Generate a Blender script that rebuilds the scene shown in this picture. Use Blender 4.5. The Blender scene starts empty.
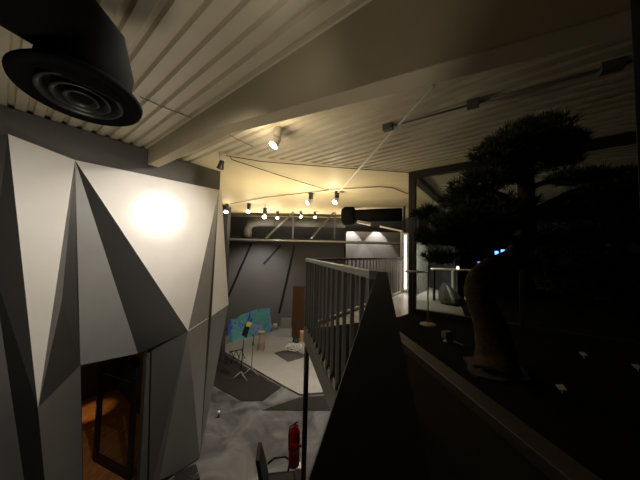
import bpy, bmesh, math, random
from mathutils import Vector, Matrix, Euler
random.seed(7)
sc = bpy.context.scene
C = sc.collection
R = math.radians
EYE = 4.2            # eye above the hall floor
DECK = 2.97          # mezzanine floor
CEIL = 5.96
F = 240.0            # focal length in pixels of the 640x480 frame
# ------------------------------------------------------------------ camera
cd = bpy.data.cameras.new('camera'); cam = bpy.data.objects.new('camera', cd); C.objects.link(cam)
cd.sensor_width = 36; cd.lens = 36*F/640; cd.clip_start = .01; cd.clip_end = 200
MR = Matrix.Rotation(R(93.0), 4, 'X') @ Matrix.Rotation(R(1.3), 4, 'Z')
cam.matrix_world = Matrix.Translation((0, 0, EYE)) @ MR
sc.camera = cam
O = Vector((0, 0, EYE)); M3 = MR.to_3x3()
def ray(px, py): return M3 @ Vector(((px-320)/F, -(py-240)/F, -1))
def onz(px, py, z):
    d = ray(px, py); return O + d*((z-EYE)/d.z)
def atD(px, py, D):
    d = ray(px, py); return O + d*(D/d.y)
def onp(px, py, p, n):
    d = ray(px, py); return O + d*((p-O).dot(n)/d.dot(n))
W = Vector((.6, .8, 0)); B = Vector((-.8, .6, 0)); Z = Vector((0, 0, 1))
E = Vector((-2.38, 5.10, 0))                     # far end of the left wall
def wp(s, z, r=0.0): return E + W*s + Z*z - B*r   # r = distance out into the hall
def onwall(px, py, r=0.0): return onp(px, py, E - B*r, B)

# ------------------------------------------------------------------ materials
def mat(name, col, rough=.6, metal=0, emit=None, es=0, noise=0, scale=8, spec=.5, bump=0):
    m = bpy.data.materials.new(name); m.use_nodes = True
    nt = m.node_tree; b = nt.nodes['Principled BSDF']
    b.inputs['Base Color'].default_value = (*col, 1); b.inputs['Roughness'].default_value = rough
    b.inputs['Metallic'].default_value = metal; b.inputs['Specular IOR Level'].default_value = spec
    if emit:
        b.inputs['Emission Color'].default_value = (*emit, 1); b.inputs['Emission Strength'].default_value = es
    if noise or bump:
        tc = nt.nodes.new('ShaderNodeTexCoord'); n = nt.nodes.new('ShaderNodeTexNoise')
        n.inputs['Scale'].default_value = scale; n.inputs['Detail'].default_value = 6
        nt.links.new(tc.outputs['Object'], n.inputs['Vector'])
        if noise:
            r = nt.nodes.new('ShaderNodeValToRGB')
            r.color_ramp.elements[0].position = .3; r.color_ramp.elements[1].position = .7
            r.color_ramp.elements[0].color = (*[c*(1-noise) for c in col], 1)
            r.color_ramp.elements[1].color = (*[min(1, c*(1+noise)) for c in col], 1)
            nt.links.new(n.outputs['Fac'], r.inputs['Fac']); nt.links.new(r.outputs['Color'], b.inputs['Base Color'])
        if bump:
            bp = nt.nodes.new('ShaderNodeBump'); bp.inputs['Strength'].default_value = bump
            nt.links.new(n.outputs['Fac'], bp.inputs['Height']); nt.links.new(bp.outputs['Normal'], b.inputs['Normal'])
    return m
def stripes(name, c0, c1, scale, rot=(0,0,0), rough=.5, dist=1.5):
    m = mat(name, c0, rough); nt = m.node_tree; b = nt.nodes['Principled BSDF']
    tc = nt.nodes.new('ShaderNodeTexCoord'); mp = nt.nodes.new('ShaderNodeMapping')
    mp.inputs['Rotation'].default_value = rot; mp.inputs['Scale'].default_value = scale
    n = nt.nodes.new('ShaderNodeTexNoise'); n.inputs['Scale'].default_value = 3; n.inputs['Detail'].default_value = 5
    n.inputs['Distortion'].default_value = dist
    r = nt.nodes.new('ShaderNodeValToRGB')
    r.color_ramp.elements[0].position = .35; r.color_ramp.elements[1].position = .68
    r.color_ramp.elements[0].color = (*c0, 1); r.color_ramp.elements[1].color = (*c1, 1)
    L = nt.links.new
    L(tc.outputs['Object'], mp.inputs['Vector']); L(mp.outputs['Vector'], n.inputs['Vector'])
    L(n.outputs['Fac'], r.inputs['Fac']); L(r.outputs['Color'], b.inputs['Base Color'])
    return m
def board_paint():
    m = mat('painted_board', (.1,.2,.4), .5); nt = m.node_tree; b = nt.nodes['Principled BSDF']; L = nt.links.new
    tc = nt.nodes.new('ShaderNodeTexCoord'); n = nt.nodes.new('ShaderNodeTexNoise'); n.inputs['Scale'].default_value = .75
    n.inputs['Distortion'].default_value = 1.6; n.inputs['Detail'].default_value = 2
    r = nt.nodes.new('ShaderNodeValToRGB'); r.color_ramp.interpolation = 'B_SPLINE'
    cols = [(.16,.09,.75), (.05,.08,.75), (.08,.38,.95), (.12,.70,.30), (.15,.24,.85), (.32,.75,.95), (.16,.08,.80), (.05,.10,.75), (.60,.9,.8)]
    while len(r.color_ramp.elements) < len(cols): r.color_ramp.elements.new(.5)
    for i, c in enumerate(cols):
        r.color_ramp.elements[i].position = .34 + .32*i/(len(cols)-1); r.color_ramp.elements[i].color = (*c, 1)
    v = nt.nodes.new('ShaderNodeTexVoronoi'); v.feature = 'DISTANCE_TO_EDGE'; v.inputs['Scale'].default_value = 3
    lt = nt.nodes.new('ShaderNodeMath'); lt.operation = 'LESS_THAN'; lt.inputs[1].default_value = .012
    mx = nt.nodes.new('ShaderNodeMixRGB'); mx.inputs['Color2'].default_value = (.45,.6,.6,1)
    L(tc.outputs['Object'], n.inputs['Vector']); L(tc.outputs['Object'], v.inputs['Vector'])
    L(n.outputs['Fac'], r.inputs['Fac']); L(r.outputs['Color'], mx.inputs['Color1']); L(v.outputs['Distance'], lt.inputs[0])
    L(lt.outputs[0], mx.inputs['Fac']); L(mx.outputs['Color'], b.inputs['Base Color'])
    return m
def glass_mat():
    m = bpy.data.materials.new('glass'); m.use_nodes = True; nt = m.node_tree; nt.nodes.clear()
    o = nt.nodes.new('ShaderNodeOutputMaterial'); t = nt.nodes.new('ShaderNodeBsdfTransparent'); g = nt.nodes.new('ShaderNodeBsdfGlossy')
    t.inputs['Color'].default_value = (.8,.84,.8,1); g.inputs['Roughness'].default_value = .02
    f = nt.nodes.new('ShaderNodeFresnel'); f.inputs['IOR'].default_value = 1.45; mx = nt.nodes.new('ShaderNodeMixShader')
    ge = nt.nodes.new('ShaderNodeNewGeometry'); sb = nt.nodes.new('ShaderNodeMath'); sb.operation = 'SUBTRACT'; sb.use_clamp = True
    L = nt.links.new; L(f.outputs[0], sb.inputs[0]); L(ge.outputs['Backfacing'], sb.inputs[1]); L(sb.outputs[0], mx.inputs[0]); L(t.outputs[0], mx.inputs[1]); L(g.outputs[0], mx.inputs[2]); L(mx.outputs[0], o.inputs[0])
    return m
def concrete_mat():
    m = mat('polished_concrete', (.2,.2,.21), .13); nt = m.node_tree; b = nt.nodes['Principled BSDF']; L = nt.links.new
    tc = nt.nodes.new('ShaderNodeTexCoord'); n = nt.nodes.new('ShaderNodeTexNoise'); n.inputs['Scale'].default_value = 1.3
    n.inputs['Detail'].default_value = 8; n.inputs['Distortion'].default_value = 1.2
    r = nt.nodes.new('ShaderNodeValToRGB')
    r.color_ramp.elements[0].position = .32; r.color_ramp.elements[1].position = .72
    r.color_ramp.elements[0].color = (.062,.062,.07,1); r.color_ramp.elements[1].color = (.21,.21,.215,1)
    L(tc.outputs['Object'], n.inputs['Vector']); L(n.outputs['Fac'], r.inputs['Fac']); L(r.outputs['Color'], b.inputs['Base Color'])
    return m
m_ceil = mat('cream_steel', (.61,.55,.41), .45, noise=.04, scale=3)
m_cfar = mat('yellow_cream_paint', (.64,.55,.35), .6, noise=.04, scale=2)  # slightly yellower cream than the near ceiling
m_beam = mat('cream_paint', (.52,.455,.32), .9, spec=.1, noise=.05, scale=2)
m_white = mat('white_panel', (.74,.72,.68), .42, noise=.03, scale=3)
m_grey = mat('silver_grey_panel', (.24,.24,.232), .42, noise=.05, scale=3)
m_grey_dim = mat('grey_panel_half_shade', (.13,.128,.124), .45, noise=.05, scale=3)  # dimmer copy of the grey panel, half shade put into the colour
m_grey_shade = mat('grey_panel_shade', (.040,.039,.037), .45, noise=.06, scale=3)  # grey panel again, shade of the facets turned from the lamps put into colour
m_band = mat('grey_plaster', (.11,.107,.10), .8, noise=.08, scale=4)
m_back = mat('grey_back_wall', (.20,.20,.205), .7, noise=.08, scale=.6)
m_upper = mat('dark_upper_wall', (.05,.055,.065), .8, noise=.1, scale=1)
m_conc = concrete_mat()
m_stage = mat('stage_grey', (.31,.305,.29), .6, noise=.06, scale=2)
m_matd = mat('dark_carpet', (.028,.026,.024), .95, spec=.1, noise=.2, scale=40, bump=.2)
m_deck = mat('deck_unlit', (.012,.010,.0085), .95, spec=.08, noise=.15, scale=5)  # near-black upper floor, its lack of light put into the colour
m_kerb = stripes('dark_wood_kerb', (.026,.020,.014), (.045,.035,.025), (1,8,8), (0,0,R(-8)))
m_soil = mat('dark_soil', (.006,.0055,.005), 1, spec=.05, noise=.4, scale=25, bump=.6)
m_lfloor = mat('pale_gallery_floor', (.36,.35,.33), .3, noise=.05, scale=3)
m_black = mat('matt_black', (.012,.012,.013), .5, noise=.1, scale=10)
m_guard = mat('dead_black_board', (.006,.006,.007), .95, spec=.05, noise=.1, scale=10)
m_blackg = mat('satin_black_steel', (.02,.02,.022), .32, noise=.1, scale=10)
m_rail = mat('dark_grey_steel', (.095,.095,.09), .45, noise=.06, scale=10)
m_rail_lit = mat('lit_rail_steel', (.27,.265,.25), .4, noise=.05, scale=10)  # rail steel made paler, the light on it put into the colour
m_edge = mat('edge_beam_grey', (.15,.15,.145), .5, noise=.05, scale=5)
m_gsteel = mat('grey_painted_steel', (.30,.30,.29), .4, noise=.05, scale=5)
m_duct = mat('dark_duct', (.008,.008,.008), .9, noise=.1, scale=4, spec=.06)
m_cone = mat('dark_diffuser', (.03,.03,.03), .38, noise=.1, scale=4)
m_duct2 = mat('grey_duct', (.028,.028,.028), .8, 0, noise=.1, scale=3)
m_chrome = mat('chrome', (.8,.8,.8), .15, 1)
m_wfix = mat('white_plastic', (.72,.70,.64), .4)
m_lamp = mat('lamp_glow', (1,1,1), .4, emit=(1,.93,.78), es=18)
m_lampfar = mat('lamp_glow_far', (1,1,1), .4, emit=(1,.90,.72), es=9)
m_led = mat('led_glow', (1,1,1), .4, emit=(1,.80,.74), es=1.3)
m_cyan = mat('cyan_screen', (.02,.05,.1), .3, emit=(.12,.42,1), es=2.2)
m_violet = mat('violet_screen', (.05,.02,.1), .3, emit=(.33,.22,1), es=1.2)
m_red = mat('red_enamel', (.55,.012,.016), .3)
m_paper = mat('white_paper', (.75,.73,.70), .8)
m_yellow = mat('yellow_sheet', (.75,.66,.08), .7)
m_wood = stripes('pine_wood', (.5,.32,.17), (.66,.45,.26), (2,2,14))
m_wooddk = stripes('brown_wood', (.09,.04,.022), (.15,.07,.04), (8,8,1))
m_woodfl = stripes('orange_wood_floor', (.22,.09,.03), (.42,.19,.07), (6,1,6), (0,0,R(53)))
m_bark = mat('pine_bark', (.05,.034,.021), .95, spec=.15, noise=.45, scale=22, bump=.9)
m_needle = mat('pine_needles', (.022,.033,.014), .7, noise=.3, scale=9)
m_tan = mat('tan_wood', (.30,.22,.12), .5, noise=.15, scale=12)
m_bag = mat('charcoal_fabric', (.11,.115,.115), .85, noise=.15, scale=20)
m_bagl = mat('pale_fabric', (.40,.40,.38), .85, noise=.1, scale=20)
m_board = board_paint(); m_glass = glass_mat()
m_room = mat('dark_room_wall', (.035,.026,.02), .8, noise=.1, scale=2)
m_leather = mat('black_leather', (.010,.010,.010), .5, spec=.2, noise=.1, scale=15)
m_pale = mat('pale_wall', (.55,.54,.52), .7, noise=.05, scale=2)

# ------------------------------------------------------------------ mesh helpers
def new(): return bmesh.new()
def frame(d, up=Z):
    d = d.normalized(); x = d.cross(up)
    if x.length < 1e-4: x = d.cross(Vector((1, 0, 0)))
    x.normalize(); return d, x, x.cross(d).normalized()
def bar(bm, a, b, w, h, up=Z):
    """rectangular bar from a to b, w sideways, h along up"""
    a = Vector(a); b = Vector(b); d, x, u = frame(b-a, up); vs = []
    for p in (a, b):
        for sx, su in ((-1,-1), (1,-1), (1,1), (-1,1)): vs.append(bm.verts.new(p + x*(sx*w/2) + u*(su*h/2)))
    for q in ((0,1,2,3), (7,6,5,4), (0,4,5,1), (1,5,6,2), (2,6,7,3), (3,7,4,0)): bm.faces.new([vs[i] for i in q])
def box(bm, c, s, rz=0):
    c = Vector(c); m = Matrix.Rotation(rz, 3, 'Z'); vs = []
    for z in (-1, 1):
        for x, y in ((-1,-1), (1,-1), (1,1), (-1,1)): vs.append(bm.verts.new(c + m @ Vector((x*s[0]/2, y*s[1]/2, z*s[2]/2))))
    for q in ((3,2,1,0), (4,5,6,7), (0,1,5,4), (1,2,6,5), (2,3,7,6), (3,0,4,7)): bm.faces.new([vs[i] for i in q])
def tube(bm, pts, rad, n=10, cap=True):
    pts = [Vector(p) for p in pts]; rings = []; k = len(pts)
    rad = rad if isinstance(rad, (list, tuple)) else [rad]*k
    px = None
    for i, p in enumerate(pts):
        d = (pts[min(i+1, k-1)] - pts[max(i-1, 0)]).normalized()
        if px is None: _, x, _ = frame(d)
        else:
            x = px - d*px.dot(d); x.normalize()
        px = x; y = d.cross(x)
        rings.append([bm.verts.new(p + (x*math.cos(2*math.pi*j/n) + y*math.sin(2*math.pi*j/n))*rad[i]) for j in range(n)])
    for r0, r1 in zip(rings, rings[1:]):
        for j in range(n): bm.faces.new((r0[j], r0[(j+1) % n], r1[(j+1) % n], r1[j])).smooth = True
    if cap: bm.faces.new(rings[0][::-1]); bm.faces.new(rings[-1])
def lathe(bm, prof, c=(0,0,0), axis=Z, n=24, close=False):
    c = Vector(c); d, x, u = frame(Vector(axis)); rings = []
    for r, h in prof:
        rings.append([bm.verts.new(c + d*h + (x*math.cos(2*math.pi*j/n) + u*math.sin(2*math.pi*j/n))*max(r, 1e-4)) for j in range(n)])
    seq = list(zip(rings, rings[1:])) + ([(rings[-1], rings[0])] if close else [])
    for r0, r1 in seq:
        for j in range(n): bm.faces.new((r0[j], r0[(j+1) % n], r1[(j+1) % n], r1[j])).smooth = True
    if not close: bm.faces.new(rings[0][::-1]); bm.faces.new(rings[-1])
def prism(bm, poly, off):
    """closed slab: polygon points pushed by the vector off"""
    off = Vector(off); a = [bm.verts.new(Vector(p)) for p in poly]; b = [bm.verts.new(Vector(p)+off) for p in poly]; n = len(a)
    bm.faces.new(a[::-1]); bm.faces.new(b)
    for i in range(n): bm.faces.new((a[i], a[(i+1) % n], b[(i+1) % n], b[i]))
def wloc(o):
    v = Vector(o.location)
    while o.parent: o = o.parent; v = v + o.location
    return v
def obj(name, bm, m, parent=None, loc=None, world=True, bevel=0):
    """one mesh object; world: the bmesh holds world coordinates"""
    bmesh.ops.recalc_face_normals(bm, faces=bm.faces[:])
    if parent is not None and world: bmesh.ops.translate(bm, vec=-wloc(parent), verts=bm.verts[:])
    if loc is not None and world: bmesh.ops.translate(bm, vec=-Vector(loc), verts=bm.verts[:])
    me = bpy.data.meshes.new(name); bm.to_mesh(me); bm.free()
    for q in (m if isinstance(m, list) else [m]): me.materials.append(q)
    o = bpy.data.objects.new(name, me); C.objects.link(o)
    if loc is not None: o.location = loc
    if parent is not None: o.parent = parent
    if bevel:
        b = o.modifiers.new('bevel', 'BEVEL'); b.width = bevel; b.segments = 2; b.limit_method = 'ANGLE'
    return o
def tag(o, label, cat, group=None, kind=None):
    o['label'] = label; o['category'] = cat
    if group: o['group'] = group
    if kind: o['kind'] = kind
    return o
def thing(name, loc, label, cat, group=None):
    o = bpy.data.objects.new(name, None); C.objects.link(o); o.location = loc; o.empty_display_size = .1
    return tag(o, label, cat, group)
def struct(name, bm, m, parent=None, label=None, cat=None, **k):
    o = obj(name, bm, m, parent, **k)
    if parent is None:
        o['kind'] = 'structure'; o['label'] = label; o['category'] = cat
    return o
def dup(root, loc, label=None, rot=None):
    r = root.copy(); C.objects.link(r); r.location = loc
    if label: r['label'] = label
    if rot is not None: r.rotation_euler = rot
    for ch in list(root.children):
        c = ch.copy(); C.objects.link(c); c.parent = r
        for g in list(ch.children):
            d = g.copy(); C.objects.link(d); d.parent = c
    return r

# ================================================================== THE SETTING
bm = new(); box(bm, (1, 6.5, -.1), (22, 19, .2))
struct('floor', bm, m_conc, label='mottled grey polished concrete floor of the lower hall', cat='floor')

# corrugated ceiling: trapezoid ribs running along B, repeated along W
bm = new(); pitch = .157; prof = []
w = -5.0
while w < 14.5:
    prof += [(w, 0), (w+.088, 0), (w+.104, .045), (w+.141, .045)]; w += pitch
b0, b1 = -8.5, 9.5
va = [bm.verts.new(W*w_ + B*b0 + Z*(CEIL+h)) for w_, h in prof]; vb = [bm.verts.new(W*w_ + B*b1 + Z*(CEIL+h)) for w_, h in prof]
for i in range(len(prof)-1): bm.faces.new((va[i], va[i+1], vb[i+1], vb[i]))
top = [bm.verts.new(W*w_ + B*b_ + Z*(CEIL+.12)) for w_, b_ in ((-5, b0), (w, b0), (w, b1), (-5, b1))]
bm.faces.new(top)
struct('ceiling', bm, m_ceil, label='cream corrugated steel ceiling', cat='ceiling')

bm = new(); cl_ = lambda x_, y_: onz(x_, y_, CEIL-.004)
prism(bm, [cl_(214,152.5), cl_(330,165), cl_(411,171.5), Vector((4.3,8.2,CEIL-.004)), Vector((4.3,12.4,CEIL-.004)), Vector((-8,12.4,CEIL-.004)), Vector((-6,8.0,CEIL-.004))], Z*.02)
struct('ceiling_far', bm, m_cfar, label='smooth cream ceiling over the stage beyond the sagging cable', cat='ceiling')

# tapered roof beam (perpendicular to the left wall)
Ab = onp(149, 147, Vector((0, 0, CEIL)), Z)
n_ = W
def onbeam(px, py): return onp(px, py, Ab, n_)
def bcoord(p): return (p - Ab).dot(-B)
pk = onbeam(220, 127.5); pe = onbeam(145, 166); pr = onbeam(628, 10)
s_end = 5.62
zr = pr.z + (pr.z-pk.z)/(bcoord(pr)-bcoord(pk))*(s_end-bcoord(pr))
poly = [(-.02, CEIL+.02), (-.02, pe.z), (bcoord(pk), pk.z), (s_end, zr), (s_end, CEIL+.02)]
bm = new(); prism(bm, [Ab - B*s - Z*Ab.z + Z*z for s, z in poly], W*.17)
struct('trim_1', bm, m_beam, label='deep tapered cream roof beam crossing under the ceiling', cat='beam', bevel=.008)

# left wall with the door opening
sl, sr, dz = -1.94, -1.03, 2.42
bm = new()
TH = .16
def wallbox(bm, s0, s1, z0, z1):
    prism(bm, [wp(s0, z0), wp(s1, z0), wp(s1, z1), wp(s0, z1)], B*TH)
wallbox(bm, -7.2, sl-.03, 0, CEIL-.01); wallbox(bm, sr+.03, 0, 0, CEIL-.01); wallbox(bm, sl-.03, sr+.03, dz+.02, CEIL-.01); wallbox(bm, 0, .21, 4.8, CEIL-.01)
struct('wall_left', bm, m_band, label='dark grey plaster wall above and behind the faceted cladding', cat='wall')
bm = new(); prism(bm, [wp(0, 0)+B*TH, wp(0, 0)+B*6, wp(0, CEIL-.01)+B*6, wp(0, CEIL-.01)+B*TH], -W*.15)
struct('wall_end', bm, m_upper, label='end wall turning the far corner behind the cladding', cat='wall')

# room behind the door
bm = new(); prism(bm, [wp(-4.2, .012)+B*.0, wp(-.2, .012), wp(-.2, .012)+B*4.2, wp(-4.2, .012)+B*4.2], -Z*.01)
struct('floor_room', bm, m_woodfl, label='orange wooden floor of the dark room behind the doorway', cat='floor')
bm = new()
prism(bm, [wp(-4.2, 0)+B*4.2, wp(-.2, 0)+B*4.2, wp(-.2, 2.9)+B*4.2, wp(-4.2, 2.9)+B*4.2], B*.1)
prism(bm, [wp(-.3, 0)+B*TH, wp(-.3, 0)+B*4.2, wp(-.3, 2.9)+B*4.2, wp(-.3, 2.9)+B*TH], W*.1)
prism(bm, [wp(-4.2, 0)+B*TH, wp(-4.2, 0)+B*4.2, wp(-4.2, 2.9)+B*4.2, wp(-4.2, 2.9)+B*TH], -W*.1)
prism(bm, [wp(-4.2, 2.9)+B*TH, wp(-.2, 2.9)+B*TH, wp(-.2, 2.9)+B*4.2, wp(-4.2, 2.9)+B*4.2], Z*.1)
struct('wall_room', bm, m_room, label='dark walls of the room behind the doorway', cat='wall')
# open glazed door leaf inside the room
hinge = Vector((-3.36, 4.575, .02)); dd = (Vector((-4.38, 4.97, .02))-hinge).normalized()
bm = new(); LW, LH = 1.02, 2.15
for a, b in (((0,0),(0,LH)), ((LW,0),(LW,LH))): bar(bm, hinge+dd*a[0]+Z*a[1], hinge+dd*b[0]+Z*b[1], .11, .05, dd.cross(Z))
for z in (.07, 1.62, LH-.06): bar(bm, hinge+Z*z, hinge+dd*LW+Z*z, .05, .15)
d1 = struct('door_1', bm, m_black, label='black framed glass door standing open in the lit wooden room', cat='door')
bm = new(); bar(bm, hinge+dd*.05+Z*LH*.5, hinge+dd*(LW-.05)+Z*LH*.5, .012, LH-.25); obj('glass_pane', bm, m_glass, d1)
bm = new(); tube(bm, [hinge+dd*(LW-.03)+Z*.9-dd.cross(Z)*.06, hinge+dd*(LW-.03)+Z*1.3-dd.cross(Z)*.06], .012); obj('door_handle', bm, m_chrome, d1)
# back wall of the hall, with leaning battens
YB = 13.6
bm = new(); box(bm, (-1.3, YB+.1, 2.38), (11.4, .2, 4.76)); bw = struct('wall_back', bm, m_back, label='grey back wall behind the stage', cat='wall')
bm = new(); box(bm, (-1.3, 12.95, 5.36), (11.4, 1.3, 1.18)); struct('wall_back_upper', bm, m_upper, label='dark upper back wall above the canopy', cat='wall')
for (x0, y0, x1, y1) in ((231,243,226,255), (251.5,243,228,297), (281,245,263.5,264), (294.5,246,279,313), (345,246,345,262), (362,246,362,262), (381,246,395,262)):
    bm = new(); bar(bm, atD(x0, y0, YB-.03), atD(x1, y1, YB-.03), .10, .05, Vector((0,1,0))); obj('wall_batten', bm, m_black, bw)
bm = new(); box(bm, (2.75, 11.6, 4.3), (3.0, .16, 1.9)); struct('wall_recess', bm, m_back, label='grey wall strip lit by two downlights behind the canopy', cat='wall')
bm = new(); box(bm, (4.3, 9.9, 3.0), (.16, 4.8, 5.9)); struct('wall_right_far', bm, m_upper, label='dark side wall at the far right of the hall', cat='wall')
bm = new(); p = atD(225, 220, 9.5); box(bm, (p.x, p.y, 2.97), (.32, .32, 5.95)); struct('column_far', bm, m_upper, label='dark column behind the far edge of the cladding', cat='column')

# mezzanine deck and its pale edge beam
c1 = Vector((-.20, 3.9, DECK)); c2 = Vector((.33, 1.37, DECK)); c3 = c2 + (Vector((.33-.264*2.62, -1.25, DECK))-c2)*.5; c4 = Vector((.33-.264*2.62, -1.25, DECK)); cw = Vector((2.66, 7.79, DECK))
PL = Vector((1.95, 5.05, DECK))              # foot of the dark glazing post
k0 = onz(386, 319, DECK)                     # where the dark walkway stops
bm = new(); prism(bm, [c1, c2, c3, c4, Vector((6.5,-1.25,DECK)), Vector((6.5,1.7,DECK)), PL, k0], -Z*.22)
struct('floor_mezzanine', bm, m_deck, label='walkway floor on the upper level beside the black railing, shade put into its colour', cat='floor')
gx = PL - B*.98
bm = new(); prism(bm, [c1+Z*0, k0, PL, gx, Vector((5.3,9.5,DECK)), Vector((4.0,9.6,DECK)), cw], -Z*.22)
struct('floor_gallery', bm, m_lfloor, label='pale gallery floor beyond the glass on the upper level', cat='floor')
bm = new(); prism(bm, [gx, Vector((6.5,1.7,DECK)), Vector((9.5,9.4,DECK)), Vector((5.3,9.5,DECK))], -Z*.22)
struct('floor_gallery_shaded', bm, m_deck, label='gallery floor beyond the glass behind the pine trunk, shade put into its colour', cat='floor')
def edge_beam(name, a, b, lab):
    bm = new(); d = (b-a).normalized(); x = d.cross(Z)
    prism(bm, [a-x*.0-Z*.17+x*.03, b-Z*.17+x*.03, b+x*.03+Z*.03, a+x*.03+Z*.03], -x*.07)
    struct(name, bm, m_edge, label=lab, cat='beam', bevel=.004)
edge_beam('trim_3', c1, c2, 'grey edge beam under the balusters of the upper walkway')
edge_beam('trim_4', cw, c1, 'grey edge beam along the gallery behind the railing corner')

# planter kerb and bed
q0 = onz(388, 337, DECK); q1 = onz(505, 440, DECK); kd = (q1-q0).normalized(); q2 = q0 + kd*4.6
q0 = q0 - kd*.6
kn = Vector((-kd.y, kd.x, 0)); kn = kn if kn.x > 0 else -kn
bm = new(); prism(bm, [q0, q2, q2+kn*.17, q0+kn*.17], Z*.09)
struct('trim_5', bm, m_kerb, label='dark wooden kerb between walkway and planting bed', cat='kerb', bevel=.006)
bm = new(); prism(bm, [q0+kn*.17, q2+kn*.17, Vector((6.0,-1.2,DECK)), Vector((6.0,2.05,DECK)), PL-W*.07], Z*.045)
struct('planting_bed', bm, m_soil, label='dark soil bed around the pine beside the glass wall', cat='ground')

# glazing: post, head, sill and panes (runs along -B from the post)
G = lambda s, z, r=0: PL - B*s + W*r + Z*(z-DECK)
bm = new(); bar(bm, G(0, DECK), G(0, CEIL-.005), .13, .13, W)
g1 = struct('window_1', bm, m_black, label='dark framed glass wall behind the pine tree', cat='window')
bm = new(); bar(bm, G(.05, CEIL-.07), G(5.2, CEIL-.07), .12, .13); obj('window_head', bm, m_black, g1)
bm = new(); bar(bm, G(.05, DECK+.06), G(5.2, DECK+.06), .10, .12); obj('window_sill', bm, m_black, g1)
for s in (1.75, 3.45, 5.15):
    bm = new(); bar(bm, G(s, DECK+.1), G(s, CEIL-.1), .06, .08, W); obj('mullion', bm, m_black, g1)
for s0, s1 in ((.065, 1.71), (1.79, 3.41), (3.49, 5.11)):
    bm = new(); bar(bm, G(s0, (DECK+CEIL)/2), G(s1, (DECK+CEIL)/2), .012, CEIL-DECK-.26); obj('glass_pane', bm, m_glass, g1)
bm = new(); bar(bm, PL+Z*(CEIL-DECK-.07)+W*.07, PL+Z*(CEIL-DECK-.07)+W*4.5, .16, .13)
struct('trim_6', bm, m_black, label='dark ceiling joist running away behind the glass', cat='beam')
bm = new(); box(bm, (1.40, .88, DECK+1.49), (.26, .26, CEIL-DECK-.01), R(37))
struct('column_near', bm, m_black, label='black column at the right carrying the tapered beam', cat='column')
bm = new(); box(bm, (6.2, .6, DECK+1.49), (.2, 3.6, CEIL-DECK-.02)); struct('wall_right', bm, m_room, label='dark wall closing the planting bed on the right', cat='wall')
# gallery room beyond the glass
ga = onz(415, 296, DECK); gd = W
bm = new(); prism(bm, [ga, ga+gd*1.55, ga+gd*1.55+Z*2.1, ga+Z*2.1], B*.1)
gw = struct('wall_gallery', bm, m_pale, label='pale ribbed wall panel beyond the glass', cat='wall')
for i in range(9):
    bm = new(); a = ga+gd*(.12+.17*i)-B*.02; bar(bm, a+Z*.02, a+Z*2.05, .03, .03, W); obj('rib', bm, m_rail, gw)
bm = new(); box(bm, (6.2, 9.5, DECK+1.49), (4.6, .12, CEIL-DECK-.02)); struct('wall_gallery_back', bm, m_room, label='dark back wall of the gallery beyond the glass', cat='wall')

# ================================================================== FACETED CLADDING
V = dict(a=onwall(8,134,.10), b=onwall(75,160,.04), c=onwall(38,408,.42), d=onwall(80.5,365,.04), e=onwall(138,353.5,.05), f=onwall(152,350,.05),
         k=onwall(188,331,.46), g=onwall(219,190,.05), g2=onwall(221.5,191,.04), h=onwall(228.5,304,.12), j=onwall(208.5,318,.18), j2=onwall(211.5,316,.16), m=wp(.0,.03,.08),
         n=onwall(148.5,500,.05), p=wp(-.72,.03,.05), q=onwall(83,505,.04), u=onwall(52,560,.26), w=onwall(62,300,.06), x=onwall(77.5,300,.02),
         tl=wp(-3.1,5.35,.05), v=onwall(-8,265,.16), y=onwall(36,560,.12), t=wp(-3.7,0,.05), bl=wp(-2.75,0,.08))
cl = thing('wall_cladding', wp(-1.2, 0, .1), 'tall faceted cladding of folded white and grey triangular panels, some with shade in their colour, around the doorway', 'wall cladding')
def facet(keys, m, nm='panel', lab=None):
    pts = [V[k] for k in keys]; bm = new(); vs = [bm.verts.new(p) for p in pts]
    fs = [bm.faces.new(vs)] if len(vs) < 4 else [bm.faces.new((vs[0], vs[i], vs[i+1])) for i in range(1, len(vs)-1)]
    for f_ in fs:
        f_.normal_update()
        if f_.normal.dot(-B) < 0: f_.normal_flip()
    # back skin, 25 mm behind
    bk = [bm.verts.new(p + B*.025) for p in pts]
    for i in range(1, len(bk)-1): bm.faces.new((bk[0], bk[i+1], bk[i]))
    for i in range(len(vs)): bm.faces.new((vs[i], bk[i], bk[(i+1) % len(vs)], vs[(i+1) % len(vs)]))
    o = obj(nm, bm, m, cl)
    if lab: o['label'] = lab
    return o
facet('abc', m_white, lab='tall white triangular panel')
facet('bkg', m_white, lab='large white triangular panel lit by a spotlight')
facet('bwc', m_grey, lab='narrow grey panel'); facet('bxw', m_grey_shade, lab='grey panel in the fold, shade in its colour'); facet('wxdc', m_grey_shade, lab='grey panel in the fold, shade in its colour')
facet('bdx', m_grey_shade)
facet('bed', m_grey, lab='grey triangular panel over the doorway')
facet('bke', m_grey_shade, lab='grey panel under the large white one, shade in its colour'); facet('kfe', m_grey_shade)
facet('kpnf', m_grey_dim, lab='grey panel beside the doorway, half shade in its colour'); facet('kmp', m_grey, lab='grey panel under the fold point')
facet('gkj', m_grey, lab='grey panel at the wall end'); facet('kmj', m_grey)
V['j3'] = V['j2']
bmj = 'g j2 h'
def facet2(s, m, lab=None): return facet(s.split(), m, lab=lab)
facet2('g g2 h j2', m_white, 'narrow white panel at the wall end'); facet2('g j2 j', m_grey_shade); facet2('j j2 m', m_grey_shade); facet2('j2 h m', m_grey)
facet2('a tl v', m_grey_shade, 'grey panel at the left, shade in its colour'); facet2('a v c', m_grey_shade); facet2('v y c', m_grey_shade); facet2('c y u', m_grey_shade); facet2('tl t v', m_grey_dim); facet2('v t y', m_grey_dim)
facet2('c u q d', m_grey_dim, 'grey panel left of the doorway, half shade in its colour')
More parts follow.
